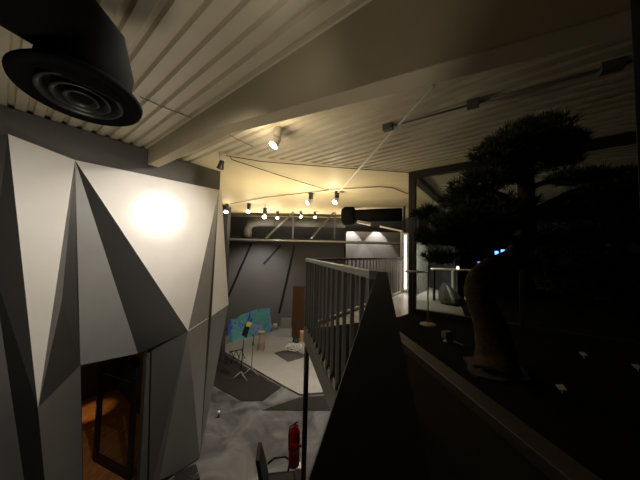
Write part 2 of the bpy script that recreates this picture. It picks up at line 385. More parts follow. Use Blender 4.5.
bm = new(); bar(bm, V['d']+B*.08, V['q']+B*.08, .10, .02, W); bar(bm, V['f']+B*.08, V['n']+B*.08, .10, .02, W); bar(bm, V['d']+B*.08, V['f']+B*.08, .10, .02); obj('doorway_lining', bm, m_black, cl)
bm = new(); d_ = (V['h']-V['k']); tube(bm, [V['k']-B*.004, V['j']-B*.004], .006, 6); tube(bm, [V['j2']-B*.004, V['h']-B*.004], .006, 6)
obj('seam_strip', bm, m_white, cl)
bm = new(); bar(bm, wp(sr+.02, .05, .03), wp(.0, .05, .03), .06, .1); obj('plinth', bm, m_black, cl)

# ================================================================== RAILINGS
RT = EYE-.10
def railing(name, a, b, spacing, lab, mtop, mbal, tw=.06, th=.045, post=True):
    r = thing(name, a, lab, 'railing'); d = (b-a); L = d.length; d.normalize()
    bm = new(); bar(bm, a+Z*(RT-DECK-th/2), b+Z*(RT-DECK-th/2), tw, th); obj('handrail', bm, mtop, r, bevel=.004)
    bm = new(); bar(bm, a+Z*.05, b+Z*.05, .05, .03); obj('bottom_rail', bm, mbal, r)
    n = int(L/spacing)
    for i in range(1, n):
        p = a + d*(L*i/n); bm = new(); bar(bm, p+Z*.06, p+Z*(RT-DECK-th), .026, .02, d); obj('baluster', bm, mbal, r)
    for p in ((a+d*.03, b-d*.03) if post else (a+d*.03,)):
        bm = new(); bar(bm, p, p+Z*(RT-DECK-th), .05, .05, d); obj('post', bm, mbal, r)
    return r
railing('railing', c1, c2+(c1-c2).normalized()*.05, .17, 'dark steel railing overlooking the stage, light put into its handrail colour', m_rail_lit, m_rail)
off = (cw-c1).normalized()
railing('railing', c1+off*.2, cw, .18, 'far grey baluster railing along the gallery, seen behind the nearer railing', m_rail, m_rail_lit)
# near guard: board-topped solid black guard
r = thing('railing', c2, 'solid black guard running towards the viewer from the railing corner', 'railing')
d = (c4-c2).normalized(); x = Vector((-d.y, d.x, 0)); x = x if x.x > 0 else -x
bm = new(); prism(bm, [c2+Z*(RT-DECK-.03), c4+Z*(RT-DECK-.03), c4+x*.052+Z*(RT-DECK-.03), c2+x*.052+Z*(RT-DECK-.03)], Z*.03); obj('handrail', bm, m_guard, r)
bm = new(); prism(bm, [c2+x*.02+Z*.03, c4+x*.02+Z*.03, c4+x*.05+Z*.03, c2+x*.05+Z*.03], Z*(RT-DECK-.06)); obj('guard_panel', bm, m_guard, r)
bm = new(); bar(bm, c2-d*.02+x*.026, c2-d*.02+x*.026+Z*(RT-DECK-.031), .05, .05, d); obj('post', bm, m_guard, r)
bm = new(); prism(bm, [c2+Z*(RT-DECK-.012)-x*.0012, c4+Z*(RT-DECK-.012)-x*.0012, c4+Z*(RT-DECK-.012), c2+Z*(RT-DECK-.012)], Z*.01); obj('edge_highlight', bm, m_rail, r)  # paler strip stands in for the highlight along the guard edge
# support pole under the corner
pp = Vector((c1.x+.03, c1.y-.02, 0))
po = thing('support_pole', pp, 'slim black steel pole carrying the corner of the upper walkway', 'pole')
bm = new(); tube(bm, [pp, pp+Z*(DECK-.25)], .04, 14); obj('shaft', bm, m_blackg, po)
bm = new(); lathe(bm, [(.11,0), (.11,.012)], pp, n=16); obj('base_plate', bm, m_blackg, po)

# ================================================================== CEILING FITTINGS
# big round diffuser on a black duct at the upper left
dc = atD(82, 97, 1.30); DS = .77
df = thing('air_diffuser', dc, 'large round black air diffuser on a fat duct under the ceiling', 'air vent')
def ds(l): return [(r_*DS, h_*DS) for r_, h_ in l]
dn = Vector((-.06, .10, 1)).normalized()
bm = new(); lathe(bm, ds([(.20,.05), (.335,.045), (.355,.02), (.35,.0), (.325,-.012), (.285,.0), (.25,.03), (.20,.04)]), dc, dn, n=48, close=True); obj('outer_ring', bm, m_duct, df)
for i, (r0, h) in enumerate(((.235, -.012), (.165, -.018), (.10, -.022))):
    bm = new(); lathe(bm, ds([(r0,h), (r0-.006,h-.008), (r0-.02,h-.004), (r0-.055,h+.045), (r0-.05,h+.055), (r0-.012,h+.01)]), dc, dn, n=40, close=True); obj('cone_ring', bm, m_cone, df)
bm = new(); lathe(bm, ds([(.045,.03), (.055,-.015), (.03,-.022), (.001,-.022)]), dc, dn, n=24); obj('centre_disc', bm, m_duct, df)
bm = new(); lathe(bm, ds([(.30,.035), (.30,.06)]), dc, dn, n=36); obj('back_plate', bm, m_duct, df)
dpts = [dc+dn*.04, atD(89,66,1.29), atD(83,41,1.25), atD(61,17,1.16), atD(18,-14,1.0), atD(-50,-64,.82)]
dpts.append(dpts[-1]+(dpts[-1]-dpts[-2])*4)
bm = new(); tube(bm, dpts, [.205, .20, .20, .195, .19, .19, .19], 28); obj('duct', bm, m_duct, df)
bm = new(); a_ = dpts[3]+Z*.15; tube(bm, [a_, Vector((a_.x, a_.y, CEIL+.002))], .008, 6); obj('hanger', bm, m_duct, df)

# spotlights
def spot_fixture(name, base, aim, lab, m_body, m_cap, m_face, s=1.0, group=None, glow=True):
    """ceiling base, stem, swivel head aimed along aim, bulb face"""
    t = thing(name, base, lab, 'spotlight', group)
    bm = new(); lathe(bm, [(.044*s,0), (.044*s,-.11*s), (.038*s,-.125*s)], (0,0,0), n=16); obj('mount', bm, m_cap, t, world=False)
    a = Vector(aim).normalized(); piv = Vector((0,0,-.15*s))
    bm = new(); tube(bm, [(0,0,-.10*s), piv], .010*s, 8); obj('stem', bm, m_body, t, world=False)
    bm = new(); lathe(bm, [(.018*s,-.04*s), (.035*s,-.03*s), (.04*s,.03*s), (.052*s,.085*s), (.055*s,.095*s), (.047*s,.095*s), (.045*s,.083*s)], piv, a, 18); hd = obj('lamp_head', bm, m_body, t, world=False)
    bm = new(); lathe(bm, [(.002*s,.086*s), (.045*s,.086*s), (.040*s,.098*s), (.002*s,.104*s)], piv, a, 18)
    o = bpy.data.meshes.new('bulb'); bmesh.ops.recalc_face_normals(bm, faces=bm.faces[:]); bm.to_mesh(o); bm.free(); o.materials.append(m_face)
    bo = bpy.data.objects.new('bulb', o); C.objects.link(bo); bo.parent = hd
    return t
def spotlight(loc, target, watts, ang, blend=.6, col=(1,.86,.66), size=.03):
    ld = bpy.data.lights.new('spot', 'SPOT'); ld.energy = watts; ld.spot_size = R(ang); ld.spot_blend = blend; ld.color = col; ld.shadow_soft_size = size
    o = bpy.data.objects.new('spot_beam', ld); C.objects.link(o); o.location = loc
    o.rotation_euler = (Vector(target)-Vector(loc)).to_track_quat('-Z', 'Y').to_euler(); return o
def point(loc, watts, col=(1,.84,.6), size=.06):
    ld = bpy.data.lights.new('lamp', 'POINT'); ld.energy = watts; ld.color = col; ld.shadow_soft_size = size
    o = bpy.data.objects.new('lamp_light', ld); C.objects.link(o); o.location = loc; return o
def area(loc, target, watts, sx, sy, col=(1,.86,.62)):
    ld = bpy.data.lights.new('area', 'AREA'); ld.shape = 'RECTANGLE'; ld.size = sx; ld.size_y = sy; ld.energy = watts; ld.color = col
    o = bpy.data.objects.new('area_light', ld); C.objects.link(o); o.location = loc
    o.rotation_euler = (Vector(target)-Vector(loc)).to_track_quat('-Z', 'Y').to_euler(); return o
def ceil(px, py, dz_=0): return onz(px, py, CEIL-.002) - Z*dz_
hot = onwall(160, 216, .1)
pA = ceil(278, 128); aimA = (hot-pA).normalized()
# the lit face still shows towards the viewer, so the head hangs a little forward
spot_fixture('track_spotlight', pA, (-.45,-.35,-.8), 'white ceiling spotlight with a glowing bulb in front of the beam', m_wfix, m_wfix, m_lamp, 1.2)
pB = ceil(222, 153)
spot_fixture('track_spotlight', pB, (-.3,.2,-.9), 'unlit black spotlight on a white mount near the corner of the grey wall', m_black, m_wfix, m_black, 1.2)
pC = ceil(311, 193); spot_fixture('track_spotlight', pC, (-.7,-.4,-.6), 'silver spotlight second from the right on the cable, pointing left', m_gsteel, m_blackg, m_lampfar, 1.5)
pD = ceil(337, 191.5); spot_fixture('track_spotlight', pD, (-.45,-.5,-.7), 'bright spotlight at the crossing of cable and white rod', m_gsteel, m_blackg, m_lamp, 1.5)
far_labels = ['glowing spotlight at the far left in front of the dark column', 'glowing spotlight between dark column and duct elbow', 'big glowing spotlight hanging above the duct elbow',
              'small glowing spotlight just below the big one by the duct', 'glowing spotlight at the top of the left canopy strut', 'small dim spotlight left of the tall canopy strut',
              'small dim spotlight nearest the tall canopy strut']
far_px = [(227,203,9.0,1.9), (249,203.5,8.8,1.9), (265,208,9.0,2.1), (266,212,10.6,1.4), (277.5,211.5,10.2,1.7), (301,210.5,10.3,1.5), (315,211,10.3,1.5)]
for (x_, y_, D_, s_), lb in zip(far_px, far_labels):
    p = atD(x_, y_, D_); p.z = min(p.z, CEIL-.002)
    t = spot_fixture('track_spotlight', p, (.1,-.7,-.6), lb, m_blackg, m_blackg, m_lampfar, s_*.82, group='far stage spotlights')
    if p.z < CEIL-.03:
        bm = new(); tube(bm, [p, Vector((p.x, p.y, CEIL))], .012, 6); obj('drop_rod', bm, m_blackg, t)
# cables, rod, conduit
def cable(lab, pts, rad, m, name='cable'):
    bm = new(); tube(bm, pts, rad, 6); return tag(obj(name, bm, m, loc=pts[0]), lab, name.replace('_', ' '))
cz = .03
cable('thin dark cable sagging from the wall corner to the glazing post', [ceil(226,154,cz), ceil(262,160,cz), ceil(330,165.5,cz), ceil(409,171,cz)], .009, m_rail)
cable('thin dark cable running from the corner spotlight to the rod end', [ceil(230,156,.008), ceil(232,157,.05), ceil(280,173,.055), ceil(327,188,.05), ceil(329,188.5,.008)], .010, m_rail)
cable('faint lighting cable strung across the far ceiling', [ceil(231,203,cz), ceil(265,196.5,cz), ceil(337,188,cz), ceil(380,185.5,cz), ceil(392,186.5,cz), ceil(408,193,cz)], .012, m_rail)
cable('short dark cable clipped to the ceiling beside the big diffuser', [ceil(140,96,.01), ceil(165,107,.01), ceil(192,117,.01)], .005, m_rail)
cable('short dark cable beyond the beam leading to the white spotlight', [ceil(223,131,.01), ceil(240,140,.01), ceil(253,146,.01)], .005, m_rail)
cable('long straight white rod under the ceiling', [ceil(434,82,.04), ceil(338,191,.04)], .02, m_wfix, 'ceiling_rod')
cn = thing('conduit', ceil(384,125), 'grey conduit with junction boxes along the dark right ceiling', 'conduit')
e0 = ceil(388,124.5,.04); e1 = ceil(473,100.5,.04); e2 = ceil(612,62,.04); e3 = ceil(640,54,.04)
bm = new(); tube(bm, [e0, e1], .012, 8); obj('pipe', bm, m_rail, cn); bm = new(); tube(bm, [e1, e2, e3], .016, 8); obj('pipe', bm, m_rail, cn)
cdv = (e2-e1).normalized()
for p, l in ((e0, .13), (e1, .12), (e2, .15)):
    bm = new(); bar(bm, p-cdv*l/2-Z*.0, p+cdv*l/2, .09, .08); obj('junction_box', bm, m_rail, cn, bevel=.006)

# far ducts
dA = thing('ventilation_duct', atD(246, 226, 11.0), 'long grey duct with an elbow above the canopy on the left', 'duct')
bm = new(); pts = [atD(247,238,11.0), atD(247,229,11.0), atD(250,223.5,11.0), atD(258,221.5,11.0), atD(300,222,11.0), atD(345,223,11.0)]
tube(bm, pts, .22, 18); obj('pipe', bm, m_duct2, dA)
for px in (275, 310):
    bm = new(); a = atD(px,222,11.0); lathe(bm, [(.228,-.02), (.228,.02)], a, pts[4]-pts[3], 18); obj('band', bm, m_duct2, dA)
dB = thing('ventilation_duct', atD(352, 214, 9.2), 'fat dark duct with a bulging end beside the glazing post', 'duct')
bm = new(); a = atD(350,216,9.2); b = atD(402,214.5,8.7); tube(bm, [a, b], .24, 20); obj('pipe', bm, m_duct, dB)
bm = new(); lathe(bm, [(.05,-.32), (.28,-.30), (.36,-.2), (.36,.12), (.26,.2)], a, (b-a), 24); obj('fan_housing', bm, m_duct, dB)
bm = new(); g0 = atD(357,221.5,8.9); g1_ = atD(371,224.5,8.8); bar(bm, g0, g1_, .16, .10); obj('grille', bm, m_gsteel, dB)
for px in (383, ):
    bm = new(); a2 = atD(px, 208, 9.0); tube(bm, [a2, Vector((a2.x, a2.y, CEIL))], .02, 8); obj('hanger', bm, m_gsteel, dB)

# suspended canopy with struts
YC = 10.6
ca = atD(218, 240.5, YC); cb = atD(402, 246.5, YC); ca.z = cb.z = 4.2+.46
cn_ = thing('canopy', (ca+cb)/2, 'thin pale canopy hung on slanted struts in front of the back wall', 'canopy')
bm = new(); bar(bm, ca, cb, .9, .05); obj('canopy_board', bm, m_rail, cn_)
bm = new(); bar(bm, ca-Vector((0,.47,0))+Z*.02, cb-Vector((0,.47,0))+Z*.02, .04, .07); obj('front_edge', bm, m_gsteel, cn_)
for (x0, x1, ty) in ((265.5,292.5,213), (311,334.5,211.5)):
    t_ = atD(x1, ty, YC-.2); f_ = atD(x0, 238.5, YC-.45); v_ = atD(x1, 239, YC-.2)
    bm = new(); bar(bm, f_, t_, .07, .07, Vector((0,1,0))); obj('strut', bm, m_rail, cn_)
    bm = new(); bar(bm, v_, Vector((v_.x, v_.y, CEIL)), .06, .06, Vector((0,1,0))); obj('hanger', bm, m_rail, cn_)
# white post frame and light panel at the right end
pw = atD(402, 250, 9.6)
wf = thing('truss_frame', (pw.x, pw.y, DECK-2.9), 'white steel post frame at the right end of the canopy', 'frame')
bm = new(); bar(bm, Vector((pw.x,pw.y,0)), Vector((pw.x,pw.y,EYE+.95)), .09, .09, Vector((0,1,0))); obj('post', bm, m_wfix, wf)
bm = new(); bar(bm, Vector((pw.x,pw.y,EYE+.93)), atD(380,226.5,10.2), .07, .07); obj('brace', bm, m_wfix, wf)
bp = atD(404.3, 208, 8.6)
bm = new(); tube(bm, [Vector((bp.x,bp.y,0)), Vector((bp.x,bp.y,EYE+1.75))], .035, 10); tag(obj('black_post', bm, m_blackg, loc=Vector((bp.x,bp.y,0))), 'thin black post rising in front of the white frame', 'post')
lp0 = atD(403.8, 262, 7.95); lp1 = atD(409.5, 262, 8.0)
lt = thing('light_panel', (lp0.x, lp0.y, DECK), 'tall glowing pinkish white light panel beside the dark glazing post', 'light')
bm = new(); prism(bm, [Vector((lp0.x,lp0.y,DECK+.02)), Vector((lp1.x,lp1.y,DECK+.02)), Vector((lp1.x,lp1.y,EYE+.72)), Vector((lp0.x,lp0.y,EYE+.72))], Vector((0,.06,0))); obj('housing', bm, m_wfix, lt)
bm = new(); x_ = lp0.lerp(lp1,.12); y_ = lp0.lerp(lp1,.42); prism(bm, [Vector((x_.x,x_.y-.015,DECK+.1)), Vector((y_.x,y_.y-.015,DECK+.1)), Vector((y_.x,y_.y-.015,EYE+.65)), Vector((x_.x,x_.y-.015,EYE+.65))], Vector((0,.012,0))); obj('diffuser', bm, m_led, lt)

# ================================================================== STAGE
SZ = .06
def pz(px, py, z=0.0): return onz(px, py, z)
bm = new(); prism(bm, [pz(217,346), pz(224,352.5), pz(283,387), pz(300,396)+Vector((.0,.0,0)), pz(352,392), Vector((3.4,13.55,0)), Vector((-4.4,13.55,0))], Z*SZ)
struct('floor_stage', bm, m_stage, label='low pale grey stage floor in front of the back wall', cat='stage')
bm = new(); prism(bm, [pz(214,353), pz(222,353.5), pz(281,387.5), pz(263,401), pz(242,401.5), pz(212,385)], Z*.012)
tag(obj('floor_mat', bm, m_matd, loc=pz(245,385)), 'dark mat on the concrete below the front stage edge', 'mat')
bm = new(); prism(bm, [pz(262,410.5), pz(300,397.5), pz(352,394), pz(352,411)], Z*.012)
tag(obj('floor_mat', bm, m_matd, loc=pz(310,405)), 'dark pointed mat reaching under the upper walkway by the pole', 'mat')
bm = new(); prism(bm, [pz(274,353,SZ), pz(291,349,SZ), pz(308,356,SZ), pz(288,362,SZ)], Z*.012)
tag(obj('floor_mat', bm, mat('grey_rubber', (.07,.07,.07), .8, noise=.1, scale=30), loc=pz(290,355,SZ)), 'small grey mat on the stage under the white cables', 'mat')

# painted board leaning on the wall
bl = pz(232.5,342,SZ); br = pz(272.5,331.5,SZ)
up = lambda p, px, py: onp(px, py, p+Vector((0,.25,0)), Vector((0,1,0)))
bo_ = thing('painted_board', (bl+br)/2, 'large painted board in swirling blue, green and violet leaning behind the music stand', 'painting')
nrm = (br-bl).cross(Vector((0,.22,1))).normalized(); nrm = nrm if nrm.y > 0 else -nrm
poly = [bl, br] + [onp(x_, y_, bl, nrm) for x_, y_ in ((269.5,308), (257,309.5), (241,315), (236,319), (229.5,319.5), (227.5,331))]
bm = new(); prism(bm, poly, nrm*.03); obj('board', bm, m_board, bo_)
bm = new()
for a, b in ((poly[0], poly[1]), (poly[1], poly[2])): bar(bm, a.lerp(b,.02)+nrm*.045, a.lerp(b,.98)+nrm*.045, .03, .03)
obj('batten', bm, m_wfix, bo_)

# bar stool
st = pz(261, 350, SZ); hS = onp(261, 331.5, st, Vector((0,1,0))).z - SZ
so = thing('bar_stool', st, 'round topped pale wooden stool in front of the painted board', 'stool')
bm = new(); lathe(bm, [(.15,hS-.035), (.165,hS-.02), (.165,hS-.006), (.15,hS)], st, n=24); obj('seat', bm, m_wood, so)
for i in range(4):
    a = R(45+90*i); v0 = st+Vector((math.cos(a)*.17, math.sin(a)*.17, 0)); v1 = st+Vector((math.cos(a)*.11, math.sin(a)*.11, hS-.03))
    bm = new(); tube(bm, [v0, v1], .02, 8); obj('leg', bm, m_wood, so)
for z_, rr in ((.22,.155), (.42,.142)):
    bm = new(); q = [st+Vector((math.cos(R(45+90*i))*rr, math.sin(R(45+90*i))*rr, z_)) for i in range(5)]
    for a, b in zip(q, q[1:]): tube(bm, [a, b], .010, 6)
    obj('rung', bm, m_wood, so)

# music stand
ms = pz(240.5, 379, 0); ms.z = 0.012
mt = onp(245, 340, ms, Vector((0,1,0)))
mo = thing('music_stand', ms, 'black music stand with a yellow sheet on its desk', 'music stand')
bm = new(); tube(bm, [ms+Z*.16, Vector((ms.x+.06, ms.y, mt.z))], .017, 8); obj('pole', bm, m_blackg, mo)
for k_ in range(3):
    a = R(210+120*k_); bm = new(); tube(bm, [ms+Z*.22, ms+Vector((math.cos(a)*.30, math.sin(a)*.30, .012))], .014, 8); obj('leg', bm, m_gsteel, mo)
dq = [onp(x_, y_, ms+Vector((0,dy,0)), Vector((0,1,0))) for x_, y_, dy in ((241.5,335,-.05), (246.5,338,.02), (250.5,324,.06), (246,322.5,-.02))]
bm = new(); prism(bm, dq, Vector((0,.02,0))); ds = obj('desk', bm, m_black, mo)
dy_ = [dq[3].lerp(dq[0],.02), dq[2].lerp(dq[1],.02), dq[2].lerp(dq[1],.30)+Vector((.14,-.02,.04)), dq[3].lerp(dq[0],.30)]
bm = new(); prism(bm, [onp(x_, y_, ms+Vector((0,.0,0)), Vector((0,1,0))) for x_, y_ in ((244.5,325.5), (249.5,327), (252.5,323.5), (248,321.5))], Vector((0,-.015,0))); obj('sheet', bm, m_yellow, ds)

# microphone stand
mc = pz(251, 374, 0); mc.z = .012; mtop = onp(253.2, 336, mc, Vector((0,1,0)))
mk = thing('microphone_stand', mc, 'thin black tripod stand between the music stand and the stool', 'stand')
bm = new(); tube(bm, [mc+Z*.1, Vector((mc.x+.05, mc.y, mtop.z))], .013, 8); obj('pole', bm, m_blackg, mk)
bm = new(); lathe(bm, [(.02,0), (.03,.03), (.03,.09), (.018,.12)], Vector((mc.x+.035, mc.y, mc.z+.95)), n=10); obj('clutch', bm, m_blackg, mk)
bm = new(); tube(bm, [Vector((mc.x+.05, mc.y, mtop.z)), Vector((mc.x+.05, mc.y-.12, mtop.z+.10))], .018, 8); obj('clip', bm, m_black, mk)
for k_ in range(3):
    a = R(215+118*k_); bm = new(); tube(bm, [mc+Z*.2, mc+Vector((math.cos(a)*.32, math.sin(a)*.32, .012))], .012, 8); obj('leg', bm, m_gsteel, mk)
# low rack on stage at left
rk = pz(233, 361, SZ)
ro = thing('folding_stand', rk, 'low folded black stand on the stage beside the cladding edge', 'stand')
bm = new(); a0 = onp(229, 352, rk, Vector((0,1,0))); a1 = onp(243, 349, rk, Vector((0,1,0)))
tube(bm, [a0, a1], .02, 8); obj('crossbar', bm, m_blackg, ro)
for t_ in (.15, .5, .9):
    p_ = a0.lerp(a1, t_); bm = new(); tube(bm, [p_, Vector((p_.x-.08, p_.y-.25, SZ+.01))], .014, 6); obj('leg', bm, m_blackg, ro)
    bm = new(); tube(bm, [p_, Vector((p_.x+.08, p_.y+.2, SZ+.01))], .014, 6); obj('leg', bm, m_blackg, ro)

# brown timber door post, pale box, orange box, black amplifier, white cable heap
wd0 = pz(291.5, 337.5, SZ); wd1 = pz(303, 341, SZ)
bm = new(); hh = onp(291.5, 286, wd0, Vector((0,1,0))).z
prism(bm, [wd0, Vector((wd0.x+.62, wd0.y-.15, SZ)), Vector((wd0.x+.62, wd0.y+.0, SZ)), Vector((wd0.x+.05, wd0.y+.15, SZ))], Z*(hh-SZ))
tag(obj('timber_screen', bm, m_wooddk, loc=wd0, bevel=.01), 'tall dark brown wooden screen standing at the back of the stage', 'screen')
pb = pz(283, 329, SZ); bm = new(); box(bm, (pb.x+.12, pb.y+.25, SZ+.25), (.55, .3, .5)); tag(obj('pale_block', bm, m_stage, loc=pb, bevel=.01), 'low pale grey block against the wall left of the wooden screen', 'block')
ob = pz(300, 336, SZ); bm = new(); box(bm, (ob.x+.22, ob.y-.62, SZ+.22), (.34, .3, .44), R(15)); tag(obj('wooden_box', bm, m_wood, loc=ob, bevel=.01), 'small orange wooden box in front of the brown screen', 'box')
ab = pz(296, 342.5, SZ); am = thing('amplifier', ab, 'small tilted black loudspeaker in front of the wooden box', 'loudspeaker')
bm = new(); prism(bm, [ab+Vector((-.17,-.1,0)), ab+Vector((-.12,-.1,.28)), ab+Vector((.10,-.1,.22)), ab+Vector((.12,-.1,0))], Vector((0,.22,0))); obj('cabinet', bm, m_black, am)
bm = new(); lathe(bm, [(.08,0), (.085,.008), (.06,.004)], ab+Vector((.0,-.115,.13)), Vector((0,-1,0)), 16); obj('cone', bm, m_rail, am)
cc = pz(293, 350, SZ)
bm = new(); pts = []
for i in range(70):
    a = i*.47; rr = .26+.16*math.sin(i*.37)
    pts.append(cc+Vector((math.cos(a)*rr+.10*math.sin(i*.11), .1+math.sin(a)*rr*1.1, .03+.09*abs(math.sin(i*.9)))))
tube(bm, pts, .011, 5); tag(obj('cable_heap', bm, m_paper, loc=cc), 'heap of tangled white cables on the small grey stage mat', 'cables')
wb = pz(275.5, 328.5, SZ); wb.x -= .02; wb.y -= .05; bm = new(); lathe(bm, [(.06,0), (.13,.02), (.13,.22), (.07,.28)], wb, n=16); tag(obj('white_drum', bm, m_paper, loc=wb), 'small white drum half hidden behind the painted board', 'drum')

# ================================================================== NEAR HALL FLOOR
# office chair
ch = Vector((-.53, 3.98, .0)); rz = R(98)
oc = thing('office_chair', ch, 'black office chair seen from above beside the pole and fire extinguisher', 'chair'); oc.rotation_euler.z = rz
def lp(bmf, nm, m, bev=0, par=None):
    b_ = new(); bmf(b_); return obj(nm, b_, m, par or oc, world=False, bevel=bev)
lp(lambda b: box(b, (0,0,.50), (.48,.46,.08)), 'seat', m_leather, .03)
bk = lp(lambda b: prism(b, [(-.22,.20,.54), (.22,.20,.54), (.23,.27,.80), (.19,.33,1.08), (-.19,.33,1.08), (-.23,.27,.80)], (0,.06,.0)), 'backrest', m_leather, .02)
for sx in (-1, 1): lp(lambda b: tube(b, [(sx*.25,-.12,.50), (sx*.28,-.14,.66), (sx*.28,-.06,.73), (sx*.28,.12,.72), (sx*.25,.22,.66)], .018, 8), 'armrest', m_black)
lp(lambda b: tube(b, [(0,0,.08), (0,0,.46)], .03, 10), 'gas_column', m_chrome)
for k_ in range(5):
    a = R(72*k_); lp(lambda b: bar(b, (0,0,.10), (math.cos(a)*.29, math.sin(a)*.29, .075), .04, .03), 'base_arm', m_black)
    lp(lambda b: lathe(b, [(.03,-.02), (.03,.02)], (math.cos(a)*.29, math.sin(a)*.29, .03), (-math.sin(a), math.cos(a), 0), 12), 'caster', m_black)
# fire extinguisher fixed to the pole
fx = pp + Vector((-.155, .0, 0)); zt = onp(296, 424, fx, Vector((0,1,0))).z; zb = onp(296, 465, fx, Vector((0,1,0))).z
fe = thing('fire_extinguisher', fx+Z*zb, 'red fire extinguisher hanging on the slim black pole', 'fire extinguisher')
hF = zt-zb; rf = .085
bm = new(); lathe(bm, [(rf*.9,0), (rf,.015), (rf,hF*.80), (rf*.8,hF*.88), (rf*.35,hF*.94), (rf*.3,hF*.97)], fx+Z*zb, n=24); obj('cylinder', bm, m_red, fe)
bm = new(); lathe(bm, [(.02,0), (.022,.04), (.015,.05)], fx+Z*(zt-.02), n=12); obj('valve', bm, m_chrome, fe)
bm = new(); bar(bm, fx+Z*(zt+.03), fx+Z*(zt+.07)+Vector((.05,-.06,0)), .018, .012); bar(bm, fx+Z*(zt+.015), fx+Z*(zt+.02)+Vector((.06,-.07,0)), .018, .012); obj('lever', bm, m_black, fe)
bm = new(); tube(bm, [fx+Z*(zt+.01)+Vector((.0,-.01,0)), fx+Z*(zt+.0)+Vector((-.07,-.05,0)), fx+Z*(zt-.12)+Vector((-.085,-.05,0)), fx+Z*(zb+.25)+Vector((-.075,-.05,0))], .010, 8); obj('hose', bm, m_black, fe)
bm = new(); lathe(bm, [(rf+.002,0), (rf+.002,.16)], fx+Z*(zb+hF*.35), n=24); lb_ = obj('label_band', bm, m_red, fe)
bm = new(); bar(bm, fx+Z*(zb+.3)+Vector((.06,0,0)), pp+Z*(zb+.3)-Vector((.04,0,0)), .06, .03); obj('bracket', bm, m_black, fe)
bm = new(); bn = pz(298.5, 479); box(bm, (bn.x, bn.y, .125), (.15,.15,.25)); tag(obj('paper_bin', bm, m_pale, loc=bn, bevel=.02), 'small pale bin on the floor under the fire extinguisher', 'bin')
# little floor knob and floor hatch beside the cladding
kn_ = pz(218.5, 417, 0); ko = thing('door_stop', kn_, 'tiny pale knob standing on the concrete beside the faceted wall', 'door stop')
bm = new(); lathe(bm, [(.035,0), (.035,.02), (.012,.03), (.012,.08)], kn_, n=14); obj('base', bm, m_black, ko)
bm = new(); lathe(bm, [(.012,.08), (.035,.10), (.038,.13), (.02,.15)], kn_, n=14); obj('knob', bm, m_paper, ko)
ht = pz(192, 473, 0); 
bm = new(); box(bm, (ht.x-.03, ht.y-.12, .03), (.36,.36,.06), R(37)); fo = thing('floor_box', (ht.x, ht.y, 0), 'low black floor box with a bright metal corner at the foot of the cladding', 'floor box'); obj('lid', bm, m_black, fo)
bm = new(); bar(bm, pz(181.5,471.5,.065), pz(192.5,478,.065), .02, .01); bar(bm, pz(192.5,478,.065), pz(199,472,.065), .02, .01); obj('corner_trim', bm, m_chrome, fo)

# ================================================================== PLANTING BED
TD = 2.6
def T(px, py, D=TD): return atD(px, py, D)
base = onz(496, 371, DECK+.045)
tree = thing('pine_tree', base, 'large dark pine tree with a curving trunk standing in the planting bed', 'tree')
tp = [base, T(495,352), T(490,325), T(481,303), T(479,286), T(489,273), T(509,262), T(523,246), T(526,215), T(526,190), T(528,165), T(532,145)]
trd = [.22, .18, .15, .135, .14, .145, .13, .105, .085, .07, .055, .03]
def smooth(pts, rad, k=4):
    P=[]; Q=[]
    for i in range(len(pts)-1):
        p0=pts[max(i-1,0)]; p1=pts[i]; p2=pts[i+1]; p3=pts[min(i+2,len(pts)-1)]
        for j in range(k):
            t=j/k; P.append(.5*((2*p1)+(p2-p0)*t+(2*p0-5*p1+4*p2-p3)*t*t+(3*p1-p0-3*p2+p3)*t**3)); Q.append(rad[i]*(1-t)+rad[i+1]*t)
    P.append(pts[-1]); Q.append(rad[-1]); return P,Q
P_, Q_ = smooth(tp, trd)
bm = new(); tube(bm, P_, Q_, 14)
for v in bm.verts: v.co += Vector((random.uniform(-1,1), random.uniform(-1,1), random.uniform(-1,1)))*.007
obj('trunk', bm, m_bark, tree)
bm = new()
for i in range(6):
    a = R(60*i+15); d_ = Vector((math.cos(a), math.sin(a), 0)); tube(bm, [base+d_*.06+Z*.10, base+d_*.15+Z*.025, base+d_*.25-Z*.015], [.09,.05,.02], 8)
obj('root_flare', bm, m_bark, tree)
pads = [  # px, py, D, half width m, half height m, branch start index on the trunk
 (528,141,2.55,.36,.14,11), (503,152,2.45,.24,.12,10), (560,145,2.75,.24,.13,10), (497,170,2.6,.22,.10,9), (548,163,2.9,.30,.10,10), (523,135,2.8,.30,.10,11),
 (478,186,2.3,.21,.12,8), (466,201,2.7,.22,.12,8), (484,216,2.35,.26,.13,8), (455,222,2.4,.22,.11,7), (436,238,2.55,.20,.09,7), (427,214,2.8,.12,.07,7),
 (458,240,2.6,.18,.10,7), (440,258,2.75,.14,.07,6), (494,228,2.45,.2,.09,7), (508,205,2.85,.26,.12,8), (562,264,2.3,.30,.12,6), (545,240,2.9,.3,.12,7),
 (566,215,2.5,.20,.08,8), (592,204,2.7,.34,.12,8), (617,190,2.6,.30,.11,8), (600,236,2.5,.38,.13,7), (630,224,2.4,.30,.14,7), (585,272,2.4,.34,.13,6), (622,268,2.3,.34,.15,6), (572,248,2.9,.26,.11,7), (636,298,2.4,.28,.12,6), (600,222,2.9,.40,.12,8), (578,178,2.8,.22,.09,9), (512,178,2.5,.16,.07,9), (608,180,2.9,.26,.10,8), (630,205,2.6,.24,.12,8), (575,285,2.7,.34,.11,6)]
